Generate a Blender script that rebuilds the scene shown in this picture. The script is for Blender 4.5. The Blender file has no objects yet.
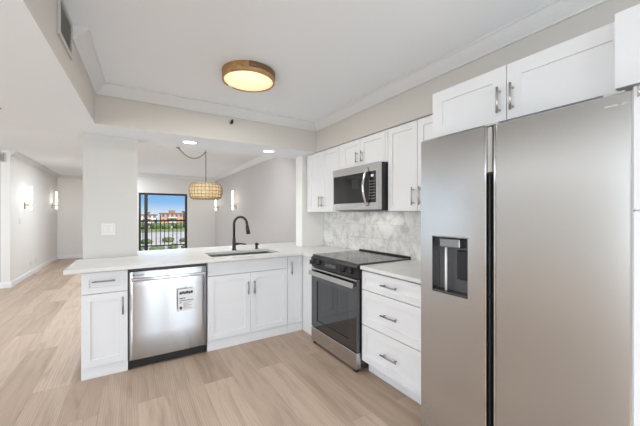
import bpy, bmesh, math, random
from mathutils import Vector, Matrix
random.seed(7)
PI = math.pi
SC = bpy.context.scene
COL = SC.collection

# ------------------------------------------------------------------ camera, world, lights, exposure
cam_d = bpy.data.cameras.new('camera')
cam = bpy.data.objects.new('camera', cam_d); COL.objects.link(cam)
cam.location = (-2.2833, -3.0682, 1.3517)
cam.rotation_euler = (PI / 2, 0, -0.559)
cam_d.sensor_width = 36; cam_d.lens = 36 * 300 / 640.0
cam_d.shift_y = 1.06 / 640
cam_d.clip_start = 0.02; cam_d.clip_end = 2000
SC.camera = cam

SC.view_settings.view_transform = 'Standard'
SC.view_settings.look = 'None'
SC.view_settings.gamma = 1.0
SC.view_settings.use_curve_mapping = False
SC.view_settings.exposure = 0.47
try:
    SC.cycles.max_bounces = 10; SC.cycles.diffuse_bounces = 6; SC.cycles.glossy_bounces = 5
    SC.cycles.sample_clamp_indirect = 6.0
except Exception:
    pass

w = bpy.data.worlds.new('sky'); SC.world = w; w.use_nodes = True
nt = w.node_tree; nt.nodes.clear()
tc = nt.nodes.new('ShaderNodeTexCoord'); sp = nt.nodes.new('ShaderNodeSeparateXYZ')
rp = nt.nodes.new('ShaderNodeValToRGB'); bg = nt.nodes.new('ShaderNodeBackground'); wo = nt.nodes.new('ShaderNodeOutputWorld')
nt.links.new(tc.outputs['Generated'], sp.inputs[0]); nt.links.new(sp.outputs['Z'], rp.inputs[0])
nt.links.new(rp.outputs[0], bg.inputs[0]); nt.links.new(bg.outputs[0], wo.inputs[0])
e = rp.color_ramp.elements
e[0].position = 0.0; e[0].color = (0.74, 0.86, 0.98, 1)
e[1].position = 0.12; e[1].color = (0.10, 0.33, 0.85, 1)
m = rp.color_ramp.elements.new(0.035); m.color = (0.30, 0.58, 0.95, 1)
bg.inputs[1].default_value = 0.66

def area(name, loc, rot, sx, sy, power, col=(1, 1, 1)):
    l = bpy.data.lights.new(name, 'AREA'); l.shape = 'RECTANGLE'; l.size = sx; l.size_y = sy
    l.energy = power; l.color = col
    o = bpy.data.objects.new(name, l); COL.objects.link(o); o.location = loc; o.rotation_euler = rot
    return o
def sun(name, rot, power):
    l = bpy.data.lights.new(name, 'SUN'); l.energy = power; l.angle = 0.02; l.color = (1, .95, .88)
    o = bpy.data.objects.new(name, l); COL.objects.link(o); o.rotation_euler = rot
# rear and living room window daylight; both hall windows are added for fill light
DAY = (0.84, 0.94, 1.0)
area('daylight_back', (-1.475, -5.112, 1.15), (PI / 2, 0, 0), 1.65, 1.85, 43, DAY)
area('fill_left_window', (-7.112, -3.3, 1.15), (0, -PI / 2, 0), 1.85, 2.9, 85, DAY)
area('fill_hall_window', (-7.112, 2.9, 1.15), (0, -PI / 2, 0), 1.85, 2.3, 9, DAY)
area('daylight_living', (-1.48, 6.90, 1.0), (-PI / 2, 0, 0), 1.2, 1.8, 6, DAY)
# added fill lights under the ceilings, no fixtures there, all out of view
area('fill_ceiling_hall', (-5.2, -1.2, 2.12), (0, 0, 0), 2.2, 3.0, 30, (.86, .94, 1.0))
area('fill_ceiling_rear', (-1.9, -4.3, 2.12), (0, 0, 0), 3.0, .7, 14, (.86, .94, 1.0))
area('fill_ceiling_living', (-5.6, 2.6, 2.5), (0, 0, 0), 2.0, 2.6, 30, (.86, .94, 1.0))
area('fill_ceiling_dining', (-2.7, 1.55, 2.46), (math.radians(38), 0, 0), 4.4, 1.0, 70, (.86, .94, 1.0))
area('fill_ceiling_far', (-2.72, 5.7, 2.5), (0, 0, 0), .6, 1.8, 36, (.86, .94, 1.0))
sun('sun', (math.radians(52), 0, math.radians(200 - 180)), 4.5)

# ------------------------------------------------------------------ materials
def mat(name, col=(.8, .8, .8), rough=.5, metal=0., spec=None, emit=None, estr=0.):
    m = bpy.data.materials.new(name); m.use_nodes = True
    b = m.node_tree.nodes['Principled BSDF']
    b.inputs['Base Color'].default_value = (*col, 1); b.inputs['Roughness'].default_value = rough
    b.inputs['Metallic'].default_value = metal
    if spec is not None: b.inputs['Specular IOR Level'].default_value = spec
    if emit: b.inputs['Emission Color'].default_value = (*emit, 1); b.inputs['Emission Strength'].default_value = estr
    return m
def nodes(m): return m.node_tree.nodes, m.node_tree.links, m.node_tree.nodes['Principled BSDF']
def coords(m, scale=(1, 1, 1), rot=(0, 0, 0)):
    N, L, b = nodes(m)
    g = N.new('ShaderNodeNewGeometry'); mp = N.new('ShaderNodeMapping')
    mp.inputs['Scale'].default_value = scale; mp.inputs['Rotation'].default_value = rot
    L.new(g.outputs['Position'], mp.inputs['Vector']); return mp.outputs[0]
def noise(m, vec, scale, detail=3, rough=.5, dist=0.):
    N, L, b = nodes(m); n = N.new('ShaderNodeTexNoise')
    n.inputs['Scale'].default_value = scale; n.inputs['Detail'].default_value = detail
    n.inputs['Roughness'].default_value = rough; n.inputs['Distortion'].default_value = dist
    L.new(vec, n.inputs['Vector']); return n.outputs['Fac']
def ramp(m, fac, stops):
    N, L, b = nodes(m); r = N.new('ShaderNodeValToRGB'); el = r.color_ramp.elements
    el[0].position, el[0].color = stops[0][0], (*stops[0][1], 1)
    el[1].position, el[1].color = stops[-1][0], (*stops[-1][1], 1)
    for p, c in stops[1:-1]:
        q = el.new(p); q.color = (*c, 1)
    L.new(fac, r.inputs[0]); return r.outputs[0]
def mixc(m, a, b_, fac, mode='MIX'):
    N, L, b = nodes(m); x = N.new('ShaderNodeMix'); x.data_type = 'RGBA'; x.blend_type = mode
    for s, v in ((x.inputs[0], fac), (x.inputs[6], a), (x.inputs[7], b_)):
        if isinstance(v, bpy.types.NodeSocket): L.new(v, s)
        elif isinstance(v, (int, float)): s.default_value = v
        else: s.default_value = (*v, 1)
    return x.outputs[2]
def bump(m, h, strength=.1, dist=.01):
    N, L, b = nodes(m); bp = N.new('ShaderNodeBump'); bp.inputs['Strength'].default_value = strength
    bp.inputs['Distance'].default_value = dist; L.new(h, bp.inputs['Height']); L.new(bp.outputs[0], b.inputs['Normal'])
def setcol(m, c):
    N, L, b = nodes(m); L.new(c, b.inputs['Base Color'])

def paint(name, col, rough=.6, amt=.02):
    m = mat(name, col, rough, spec=.3)
    v = coords(m); n = noise(m, v, 180, 2)
    bump(m, n, amt, .002)
    f = noise(m, v, 1.2, 2); c2 = tuple(x * .975 for x in col)
    setcol(m, mixc(m, col, c2, f)); return m
M = {}
M['ceil'] = paint('ceiling_paint', (.855, .89, .925), .8)
M['wall'] = paint('wall_greige_dimmed', (.52, .49, .475), .6)  # wall greige darkened to offset the strong light on the right wall
M['wall_l'] = paint('wall_greige_lifted', (.82, .80, .775), .6)  # same greige lightened, missing light on the left side put into colour
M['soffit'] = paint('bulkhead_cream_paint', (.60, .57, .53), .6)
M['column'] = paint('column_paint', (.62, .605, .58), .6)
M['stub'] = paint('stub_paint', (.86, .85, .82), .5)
M['trim'] = paint('trim_white_paint', (.85, .85, .85), .4)
M['cab'] = paint('cabinet_white_lacquer', (.80, .80, .81), .32, .004)
M['cabin'] = mat('cabinet_interior', (.55, .55, .54), .7)
M['plate'] = mat('white_plastic_plate', (.74, .735, .72), .35)
M['plate_shadow'] = mat('plate_recess', (.55, .55, .54), .4)
M['black'] = mat('black_plastic', (.012, .012, .014), .35)
M['blackmetal'] = mat('matte_black_metal', (.012, .012, .012), .38)
M['blackglass'] = mat('black_glass', (.010, .011, .014), .06, spec=.6)
M['ovenglass'] = mat('oven_door_glass', (.014, .015, .022), .05)
M['ovenglass'].node_tree.nodes['Principled BSDF'].inputs['IOR'].default_value = 1.9
M['cooktop'] = mat('ceramic_cooktop_glass', (.03, .03, .031), .10)
M['cooktop'].node_tree.nodes['Principled BSDF'].inputs['IOR'].default_value = 2.3
M['blackglass'].node_tree.nodes['Principled BSDF'].inputs['IOR'].default_value = 1.9
M['burner'] = mat('cooktop_burner_print', (.06, .06, .062), .2)
M['darkgrey'] = mat('dark_grey_enamel', (.03, .03, .035), .4)
M['nickel'] = mat('satin_nickel', (.50, .48, .45), .32, 1.)
M['darknickel'] = mat('brushed_pewter', (.30, .30, .30), .35, 1.)
M['chrome'] = mat('chrome', (.75, .75, .76), .12, 1.)
M['brass'] = mat('aged_brass', (.42, .30, .15), .35, 1.)
M['label'] = mat('paper_label', (.80, .80, .80), .6)
M['ink'] = mat('black_ink', (.03, .03, .03), .7)
M['greyink'] = mat('grey_ink', (.25, .25, .26), .7)
M['cord'] = mat('grey_cord', (.17, .14, .12), .6)
M['grille'] = mat('vent_grey_metal', (.52, .51, .48), .5)
M['grilledark'] = mat('vent_dark_cavity', (.06, .06, .06), .8)
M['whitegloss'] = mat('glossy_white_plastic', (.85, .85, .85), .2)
M['lampglow'] = mat('warm_lamp_diffuser', (.9, .86, .7), .4, emit=(1.0, .80, .44), estr=.56)
M['canglow'] = mat('recessed_lamp_lens', (.95, .95, .95), .4, emit=(1.0, .98, .95), estr=2.2)
M['tubeglow'] = mat('sconce_tube', (.95, .93, .85), .4, emit=(1.0, .95, .82), estr=1.6)
M['bulbglow'] = mat('pendant_bulb', (.95, .9, .8), .4, emit=(1.0, .88, .68), estr=3.0)
M['display'] = mat('display_digits', (.5, .55, .6), .3, emit=(.75, .85, 1.0), estr=.25)

def steel(name, base, rough, dirscale, tangent=None, aniso=.9):
    m = mat(name, base, rough, 1.)
    if tangent:
        N, L, b = nodes(m); tv = N.new('ShaderNodeCombineXYZ')
        for i in range(3): tv.inputs[i].default_value = tangent[i]
        L.new(tv.outputs[0], b.inputs['Tangent']); b.inputs['Anisotropic'].default_value = aniso
    v = coords(m, dirscale); n = noise(m, v, 1.0, 3, .6)
    N, L, b = nodes(m)
    mr = N.new('ShaderNodeMapRange'); mr.inputs['To Min'].default_value = rough * .88; mr.inputs['To Max'].default_value = rough * 1.12
    if not tangent: L.new(n, mr.inputs[0]); L.new(mr.outputs[0], b.inputs['Roughness'])
    setcol(m, mixc(m, base, tuple(x * .95 for x in base), n))
    return m
M['steel_x'] = steel('brushed_stainless_fridge', (.56, .555, .545), .24, (1.2, 1.2, 70), (0, 0, 1), .5)     # horizontal grain
M['steel_v'] = steel('brushed_stainless_dishwasher', (.62, .63, .65), .25, (60, 60, 2), (0, 0, 1), 1.0)  # vertical grain
M['steel_r'] = steel('brushed_stainless_range', (.62, .61, .60), .26, (3, 3, 90))
M['sinksteel'] = steel('sink_stainless', (.42, .42, .42), .3, (200, 8, 200))
M['steel_dark'] = mat('fridge_side_grey', (.16, .16, .165), .45, .4)

# countertop: white quartz
m = mat('white_quartz', (.84, .83, .82), .26, spec=.5)
v = coords(m); n = noise(m, v, 5, 6, .6, .6)
setcol(m, ramp(m, n, [(.3, (.74, .735, .73)), (.5, (.72, .715, .705)), (.58, (.69, .68, .67)), (.66, (.73, .725, .72)), (1, (.74, .73, .72))]))
M['quartz'] = m

# marble backsplash on plane x = const (uses y, z)
m = mat('marble_tile', (.8, .8, .8), .18, spec=.5)
N, L, b = nodes(m)
v = coords(m)
n1 = noise(m, v, 3.4, 8, .6, .5)
n2 = noise(m, v, 8, 6, .6, .3)
c = ramp(m, n1, [(.0, (.78, .765, .745)), (.42, (.84, .83, .81)), (.50, (.90, .89, .87)), (.55, (.74, .73, .715)), (.61, (.90, .89, .87)), (1, (.91, .90, .88))])
c = mixc(m, c, ramp(m, n2, [(.38, (.72, .71, .69)), (.5, (1, 1, 1)), (.7, (1, 1, 1))]), .75, 'MULTIPLY')
g = N.new('ShaderNodeNewGeometry'); s = N.new('ShaderNodeSeparateXYZ'); cb = N.new('ShaderNodeCombineXYZ')
L.new(g.outputs['Position'], s.inputs[0]); L.new(s.outputs['Y'], cb.inputs['X']); L.new(s.outputs['Z'], cb.inputs['Y'])
br = N.new('ShaderNodeTexBrick'); br.inputs['Scale'].default_value = 1; br.inputs['Brick Width'].default_value = .305
br.inputs['Row Height'].default_value = .1545; br.inputs['Mortar Size'].default_value = .002; br.inputs['Mortar Smooth'].default_value = .2
br.inputs['Color1'].default_value = (1, 1, 1, 1); br.inputs['Color2'].default_value = (.88, .875, .865, 1); br.inputs['Mortar'].default_value = (.74, .735, .72, 1)
L.new(cb.outputs[0], br.inputs['Vector'])
setcol(m, mixc(m, c, br.outputs['Color'], 1., 'MULTIPLY'))
M['marble'] = m

# oak plank floor, boards along y
m = mat('oak_plank', (.6, .48, .38), .42, spec=.35)
N, L, b = nodes(m)
g = N.new('ShaderNodeNewGeometry'); s = N.new('ShaderNodeSeparateXYZ'); cb = N.new('ShaderNodeCombineXYZ')
L.new(g.outputs['Position'], s.inputs[0]); L.new(s.outputs['Y'], cb.inputs['X']); L.new(s.outputs['X'], cb.inputs['Y'])
br = N.new('ShaderNodeTexBrick'); br.inputs['Scale'].default_value = 1; br.inputs['Brick Width'].default_value = 1.52
br.inputs['Row Height'].default_value = .225; br.inputs['Mortar Size'].default_value = .0018; br.inputs['Mortar Smooth'].default_value = .3
br.offset = .37; br.offset_frequency = 2
br.inputs['Color1'].default_value = (0, 0, 0, 1); br.inputs['Color2'].default_value = (1, 1, 1, 1); br.inputs['Mortar'].default_value = (.5, .5, .5, 1)
L.new(cb.outputs[0], br.inputs['Vector'])
# per-board shift of the grain
sc = N.new('ShaderNodeVectorMath'); sc.operation = 'SCALE'; sc.inputs['Scale'].default_value = 13.7
L.new(br.outputs['Color'], sc.inputs[0])
ad = N.new('ShaderNodeVectorMath'); ad.operation = 'ADD'; L.new(cb.outputs[0], ad.inputs[0]); L.new(sc.outputs[0], ad.inputs[1])
def strn(scale, sx, sy, det, ro, di):
    mp = N.new('ShaderNodeMapping'); mp.inputs['Scale'].default_value = (sx, sy, 1); L.new(ad.outputs[0], mp.inputs['Vector'])
    return noise(m, mp.outputs[0], scale, det, ro, di)
fine = strn(1, 5, 120, 4, .6, .3)
broad = strn(1, 1.3, 12, 4, .55, 1.2)
wv = N.new('ShaderNodeTexWave'); wv.wave_type = 'RINGS'; wv.rings_direction = 'X'
mp = N.new('ShaderNodeMapping'); mp.inputs['Scale'].default_value = (.55, 7, 1); L.new(ad.outputs[0], mp.inputs['Vector'])
L.new(mp.outputs[0], wv.inputs['Vector']); wv.inputs['Scale'].default_value = 3.2; wv.inputs['Distortion'].default_value = 6; wv.inputs['Detail'].default_value = 3; wv.inputs['Detail Scale'].default_value = .8
FL = ((.57, .445, .355), (.41, .308, .236), (.35, .26, .2))
c = mixc(m, FL[0], FL[1], br.outputs['Color'])
c = mixc(m, c, ramp(m, broad, [(.3, (.74, .71, .68)), (.5, (.96, .95, .94)), (.7, (1.07, 1.07, 1.07))]), .85, 'MULTIPLY')
c = mixc(m, c, ramp(m, fine, [(.3, (.90, .885, .87)), (.55, (1, 1, 1)), (1, (1.02, 1.02, 1.02))]), .6, 'MULTIPLY')
c = mixc(m, c, ramp(m, wv.outputs['Fac'], [(.0, (.80, .765, .73)), (.3, (1, 1, 1)), (1, (1.04, 1.04, 1.04))]), .6, 'MULTIPLY')
c = mixc(m, c, (.33, .24, .18), mixc(m, (0, 0, 0), (.6, .6, .6), br.outputs['Fac']))
setcol(m, c); bump(m, fine, .05, .002)
M['floor'] = m

def wood(name, a, b_, axis):
    m = mat(name, a, .45)
    sc_ = [30, 30, 30]; sc_[axis] = 3
    n = noise(m, coords(m, sc_), 1, 4, .6, .6)
    setcol(m, ramp(m, n, [(.25, b_), (.6, a), (1, a)])); return m
M['niche'] = mat('dispenser_grey', (.10, .10, .105), .3, .3)
M['mwglass'] = mat('microwave_black_glass', (.012, .012, .013), .08)
M['oakrim'] = wood('lamp_wood_rim', (.50, .29, .12), (.30, .16, .06), 0)
M['walnutrim'] = wood('lamp_dark_wood_rim', (.20, .11, .05), (.12, .06, .025), 0)
# woven rattan shade: translucent weave
m = mat('woven_rattan', (.78, .60, .36), .7)
N, L, b = nodes(m)
n = noise(m, coords(m, (40, 40, 60)), 1, 3, .6)
rc = ramp(m, n, [(.3, (.50, .40, .26)), (.6, (.76, .65, .46)), (1, (.88, .80, .64))]); setcol(m, rc)
tr = N.new('ShaderNodeBsdfTranslucent'); mx = N.new('ShaderNodeMixShader'); mx.inputs[0].default_value = .6
L.new(rc, tr.inputs[0]); L.new(b.outputs[0], mx.inputs[1]); L.new(tr.outputs[0], mx.inputs[2])
L.new(mx.outputs[0], N['Material Output'].inputs['Surface'])
M['rattan'] = m
M['cane'] = wood('rattan_ribs', (.30, .19, .08), (.18, .10, .04), 2)
# thin window glass
m = bpy.data.materials.new('window_glass'); m.use_nodes = True
N = m.node_tree.nodes; L = m.node_tree.links; N.clear()
t = N.new('ShaderNodeBsdfTransparent'); gl = N.new('ShaderNodeBsdfGlossy'); gl.inputs['Roughness'].default_value = .02
fr = N.new('ShaderNodeFresnel'); fr.inputs[0].default_value = 1.08; mx = N.new('ShaderNodeMixShader'); o = N.new('ShaderNodeOutputMaterial')
L.new(fr.outputs[0], mx.inputs[0]); L.new(t.outputs[0], mx.inputs[1]); L.new(gl.outputs[0], mx.inputs[2]); L.new(mx.outputs[0], o.inputs[0])
M['glass'] = m
M['lawn'] = mat('lawn_green', (.19, .25, .07), .9)
n = noise(M['lawn'], coords(M['lawn']), .15, 5, .6); setcol(M['lawn'], ramp(M['lawn'], n, [(.3, (.12, .19, .04)), (.6, (.26, .31, .10)), (1, (.36, .37, .17))]))
M['sand'] = mat('pale_path', (.60, .52, .42), .9)
n = noise(M['sand'], coords(M['sand']), .2, 5, .6); setcol(M['sand'], ramp(M['sand'], n, [(.3, (.46, .39, .30)), (.6, (.64, .57, .48)), (1, (.72, .66, .58))]))
M['shrub'] = mat('shrub_leaves', (.10, .15, .05), .8)
n = noise(M['shrub'], coords(M['shrub']), 1.5, 4, .7); setcol(M['shrub'], ramp(M['shrub'], n, [(.3, (.05, .08, .02)), (.6, (.16, .21, .08)), (1, (.30, .33, .16))]))
M['terra'] = paint('terracotta_stucco', (.56, .32, .18), .8)
M['ochre'] = paint('ochre_stucco', (.62, .44, .26), .8)
M['roofm'] = mat('roof_brown', (.28, .16, .11), .8)
M['winblue'] = mat('far_window_glass', (.12, .15, .20), .2)
M['pale'] = paint('pale_stucco', (.62, .54, .46), .8)
M['balcony'] = paint('balcony_concrete', (.55, .52, .48), .8)

# ------------------------------------------------------------------ mesh helpers
def box(bm, a, b, bev=0., seg=1):
    lo = [min(a[i], b[i]) for i in range(3)]; hi = [max(a[i], b[i]) for i in range(3)]
    vs = [bm.verts.new((x, y, z)) for x in (lo[0], hi[0]) for y in (lo[1], hi[1]) for z in (lo[2], hi[2])]
    F = [(0, 1, 3, 2), (4, 6, 7, 5), (0, 4, 5, 1), (2, 3, 7, 6), (0, 2, 6, 4), (1, 5, 7, 3)]
    fs = [bm.faces.new([vs[i] for i in f]) for f in F]
    if bev > 0:
        es = list({e for f in fs for e in f.edges})
        bmesh.ops.bevel(bm, geom=es, offset=bev, segments=seg, affect='EDGES', profile=.5)
def boxbm(a, b, bev=0., seg=1):
    bm = bmesh.new(); box(bm, a, b, bev, seg); return bm
def tube(bm, pts, r, n=12, caps=True):
    pts = [Vector(p) for p in pts]; rs = r if isinstance(r, (list, tuple)) else [r] * len(pts)
    rings = []; up = None
    for i, p in enumerate(pts):
        if i == 0: t = pts[1] - pts[0]
        elif i == len(pts) - 1: t = pts[-1] - pts[-2]
        else: t = (pts[i + 1] - pts[i]).normalized() + (pts[i] - pts[i - 1]).normalized()
        t.normalize()
        if up is None:
            up = Vector((0, 0, 1)) if abs(t.z) < .9 else Vector((1, 0, 0))
        a = t.cross(up)
        if a.length < 1e-4: a = t.cross(Vector((0, 1, 0)))
        a.normalize(); b = a.cross(t).normalized(); up = b
        rings.append([bm.verts.new(p + (a * math.cos(2 * PI * k / n) + b * math.sin(2 * PI * k / n)) * rs[i]) for k in range(n)])
    for A, B in zip(rings, rings[1:]):
        for k in range(n):
            f = bm.faces.new((A[k], A[(k + 1) % n], B[(k + 1) % n], B[k])); f.smooth = True
    if caps:
        bm.faces.new(list(reversed(rings[0]))); bm.faces.new(rings[-1])
def lathe(bm, prof, c, n=32, axis='z', smooth=True, a0=0., a1=2 * PI):
    full = abs(a1 - a0 - 2 * PI) < 1e-6
    rings = []
    for k in range(n if full else n + 1):
        a = a0 + (a1 - a0) * k / n; row = []
        for r, h in prof:
            x, y = r * math.cos(a), r * math.sin(a)
            p = {'z': (x, y, h), 'x': (h, x, y), 'y': (x, h, y)}[axis]
            row.append(bm.verts.new((c[0] + p[0], c[1] + p[1], c[2] + p[2])))
        rings.append(row)
    m = len(rings)
    for k in range(m if full else m - 1):
        A, B = rings[k], rings[(k + 1) % m]
        for i in range(len(prof) - 1):
            try:
                f = bm.faces.new((A[i], B[i], B[i + 1], A[i + 1])); f.smooth = smooth
            except ValueError: pass
    bmesh.ops.remove_doubles(bm, verts=[v for r in rings for v in r], dist=1e-6)
def cells(bm, xs, ys, on, z0, z1, mapf=None):
    """a slab made of the grid cells that are on, closed all round"""
    mapf = mapf or (lambda x, y, z: (x, y, z)); cache = {}
    def V(i, j, z):
        k = (i, j, z)
        if k not in cache: cache[k] = bm.verts.new(mapf(xs[i], ys[j], z))
        return cache[k]
    nx, ny = len(xs) - 1, len(ys) - 1
    O = lambda i, j: 0 <= i < nx and 0 <= j < ny and on((xs[i] + xs[i + 1]) / 2, (ys[j] + ys[j + 1]) / 2)
    for i in range(nx):
        for j in range(ny):
            if not O(i, j): continue
            bm.faces.new((V(i, j, z1), V(i + 1, j, z1), V(i + 1, j + 1, z1), V(i, j + 1, z1)))
            bm.faces.new((V(i, j, z0), V(i, j + 1, z0), V(i + 1, j + 1, z0), V(i + 1, j, z0)))
            if not O(i - 1, j): bm.faces.new((V(i, j, z0), V(i, j, z1), V(i, j + 1, z1), V(i, j + 1, z0)))
            if not O(i + 1, j): bm.faces.new((V(i + 1, j, z0), V(i + 1, j + 1, z0), V(i + 1, j + 1, z1), V(i + 1, j, z1)))
            if not O(i, j - 1): bm.faces.new((V(i, j, z0), V(i + 1, j, z0), V(i + 1, j, z1), V(i, j, z1)))
            if not O(i, j + 1): bm.faces.new((V(i, j + 1, z0), V(i, j + 1, z1), V(i + 1, j + 1, z1), V(i + 1, j + 1, z0)))
def sweep(bm, path, prof, z, closed=False, left=True):
    """profile (out, up) along a level path of (x, y); out goes to the left of the path"""
    P = [Vector((p[0], p[1])) for p in path]; n = len(P); rows = []
    for i in range(n):
        d0 = (P[i] - P[i - 1]).normalized() if (i > 0 or closed) else None
        d1 = (P[(i + 1) % n] - P[i]).normalized() if (i < n - 1 or closed) else None
        nn = []
        for d in (d0, d1):
            if d is not None: nn.append(Vector((-d.y, d.x)) if left else Vector((d.y, -d.x)))
        if len(nn) == 2:
            q = nn[0] + nn[1]; q = q * (2 / q.length_squared)
        else: q = nn[0]
        rows.append([bm.verts.new((P[i].x + q.x * o, P[i].y + q.y * o, z + u)) for o, u in prof])
    k = len(prof)
    for i in range(n if closed else n - 1):
        A, B = rows[i], rows[(i + 1) % n]
        for j in range(k):
            bm.faces.new((A[j], B[j], B[(j + 1) % k], A[(j + 1) % k]))
    if not closed:
        bm.faces.new(list(reversed(rows[0]))); bm.faces.new(rows[-1])

def obj(name, bm, material, parent=None, label=None, fix=True):
    if fix: bmesh.ops.recalc_face_normals(bm, faces=bm.faces[:])
    me = bpy.data.meshes.new(name)
    if parent is not None:
        off = Vector((0, 0, 0)); p = parent
        while p is not None: off += p.location; p = p.parent
        bmesh.ops.translate(bm, verts=bm.verts[:], vec=-off)
    bm.to_mesh(me); bm.free()
    for mm in (material if isinstance(material, (list, tuple)) else [material]): me.materials.append(mm)
    o = bpy.data.objects.new(name, me); COL.objects.link(o)
    if parent is not None: o.parent = parent
    if label: o['label'] = label
    return o
def thing(name, label, cat, loc, group=None):
    o = bpy.data.objects.new(name, None); COL.objects.link(o); o.location = loc; o.empty_display_size = .05
    o['label'] = label; o['category'] = cat
    if group: o['group'] = group
    return o
def tag(o, label, cat, group=None, kind=None):
    if label: o['label'] = label
    if cat: o['category'] = cat
    if group: o['group'] = group
    if kind: o['kind'] = kind
    return o
def struct(name, bm, material, parent=None):
    o = obj(name, bm, material, parent)
    if parent is None: o['kind'] = 'structure'
    return o
def copy_thing(o, loc, label=None):
    c = o.copy(); COL.objects.link(c); c.location = loc
    if label: c['label'] = label
    for ch in list(o.children):
        d = ch.copy(); COL.objects.link(d); d.parent = c
        for g in list(ch.children):
            h = g.copy(); COL.objects.link(h); h.parent = d
    return c

# ------------------------------------------------------------------ room shell
ZS, ZK, ZL = 2.136, 2.485, 2.52            # soffit underside, kitchen ceiling, living ceiling
TX, BX = -2.557, -0.306                     # tray left face, bulkhead face over the wall cabinets
FY, SB = .18, .76                           # front and back face of the soffit over the peninsula
XL, YH, YF, YFL = -4.19, 4.63, 6.95, 8.73
struct('floor', boxbm((-7.1, -5.1, -.06), (.12, 8.85, 0)), M['floor'])
bm = bmesh.new()
cells(bm, [-7.1, TX, BX, .0], [-5.1, -3.9, FY, SB], lambda x, y: not (TX < x < BX and -3.9 < y < FY), ZS, 2.62)
for v_ in bm.verts:                          # the left face of the recess runs slightly askew
    if abs(v_.co.x - TX) < 1e-4: v_.co.x -= .038 * (FY - v_.co.y)
bm.faces.ensure_lookup_table(); bmesh.ops.recalc_face_normals(bm, faces=bm.faces[:])
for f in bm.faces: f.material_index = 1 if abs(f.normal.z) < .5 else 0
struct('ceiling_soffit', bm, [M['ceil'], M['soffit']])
struct('ceiling', boxbm((TX - .2, -4.0, ZK), (BX + .05, FY + .05, ZK + .06)), M['ceil'])
struct('ceiling_living', boxbm((-7.1, SB + .001, ZL), (.0, 8.85, ZL + .06)), M['ceil'])
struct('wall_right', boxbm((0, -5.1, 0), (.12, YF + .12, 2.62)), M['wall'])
# back wall with a window behind the camera
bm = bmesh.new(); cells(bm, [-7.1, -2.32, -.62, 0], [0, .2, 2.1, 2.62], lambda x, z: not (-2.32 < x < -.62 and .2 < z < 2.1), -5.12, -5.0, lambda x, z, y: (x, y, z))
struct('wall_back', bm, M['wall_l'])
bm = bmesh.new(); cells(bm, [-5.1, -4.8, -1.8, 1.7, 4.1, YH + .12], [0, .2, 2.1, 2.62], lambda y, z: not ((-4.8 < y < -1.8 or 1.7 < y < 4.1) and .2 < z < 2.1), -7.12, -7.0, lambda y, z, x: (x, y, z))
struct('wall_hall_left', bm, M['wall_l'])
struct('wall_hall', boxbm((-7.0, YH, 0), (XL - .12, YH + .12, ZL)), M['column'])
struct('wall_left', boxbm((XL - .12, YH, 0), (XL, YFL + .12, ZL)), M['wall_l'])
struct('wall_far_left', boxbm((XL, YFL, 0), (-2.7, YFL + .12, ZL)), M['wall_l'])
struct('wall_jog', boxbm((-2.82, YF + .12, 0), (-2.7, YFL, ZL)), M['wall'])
WX0, WX1, WZ = -2.13, -.845, 1.968
bm = bmesh.new(); cells(bm, [-2.82, WX0, WX1, 0], [0, WZ, ZL], lambda x, z: not (WX0 < x < WX1 and z < WZ), YF, YF + .12, lambda x, z, y: (x, y, z))
M['wall_f'] = paint('wall_far_paint', (.68, .665, .64), .6)  # same greige again, brightness for this wall set between the two
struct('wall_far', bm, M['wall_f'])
# wall stub that ends the range wall, column and low wall behind the base cabinets
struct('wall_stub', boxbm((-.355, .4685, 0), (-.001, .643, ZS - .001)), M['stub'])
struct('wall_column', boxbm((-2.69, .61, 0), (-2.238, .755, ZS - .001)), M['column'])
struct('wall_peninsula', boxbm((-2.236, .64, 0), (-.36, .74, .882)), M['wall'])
# crown mouldings and baseboards
CR = [(0, 0), (.012, 0), (.016, .010), (.030, .022), (.048, .040), (.064, .060), (.074, .074), (.085, .078), (.085, .088), (0, .088)]
def crown(path, ztop, name):
    bm = bmesh.new(); sweep(bm, path, CR, ztop - .0885)
    for f in bm.faces: f.smooth = False
    return struct(name, bm, M['crown'])
M['crown'] = paint('crown_paint', (.72, .72, .72), .7)
crown([(BX - .0005, -3.89), (BX - .0005, FY - .0005), (TX + .0005, FY - .0005), (TX + .0005 - .038 * .94, -.76)], ZK, 'trim_1')
crown([(-.0005, SB + .01), (-.0005, YF - .0005), (-2.69, YF - .0005)], ZL, 'trim_2')
crown([(-2.83, YFL - .0005), (XL + .0005, YFL - .0005), (XL + .0005, YH + .0)], ZL, 'trim_3')
BB = [(0, 0), (.014, 0), (.014, .085), (.009, .095), (.006, .105), (0, .105)]
def baseb(path, name):
    bm = bmesh.new(); sweep(bm, path, BB, .0005); return struct(name, bm, M['trim'])
baseb([(-2.83, YFL - .0005), (XL + .0005, YFL - .0005), (XL + .0005, YH - .0005), (-7.0, YH - .0005)], 'baseboard_left')
baseb([(-.0005, .66), (-.0005, YF - .0005), (WX1 + .05, YF - .0005)], 'baseboard_right')
baseb([(WX0 - .05, YF - .0005), (-2.69, YF - .0005)], 'baseboard_far')
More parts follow.
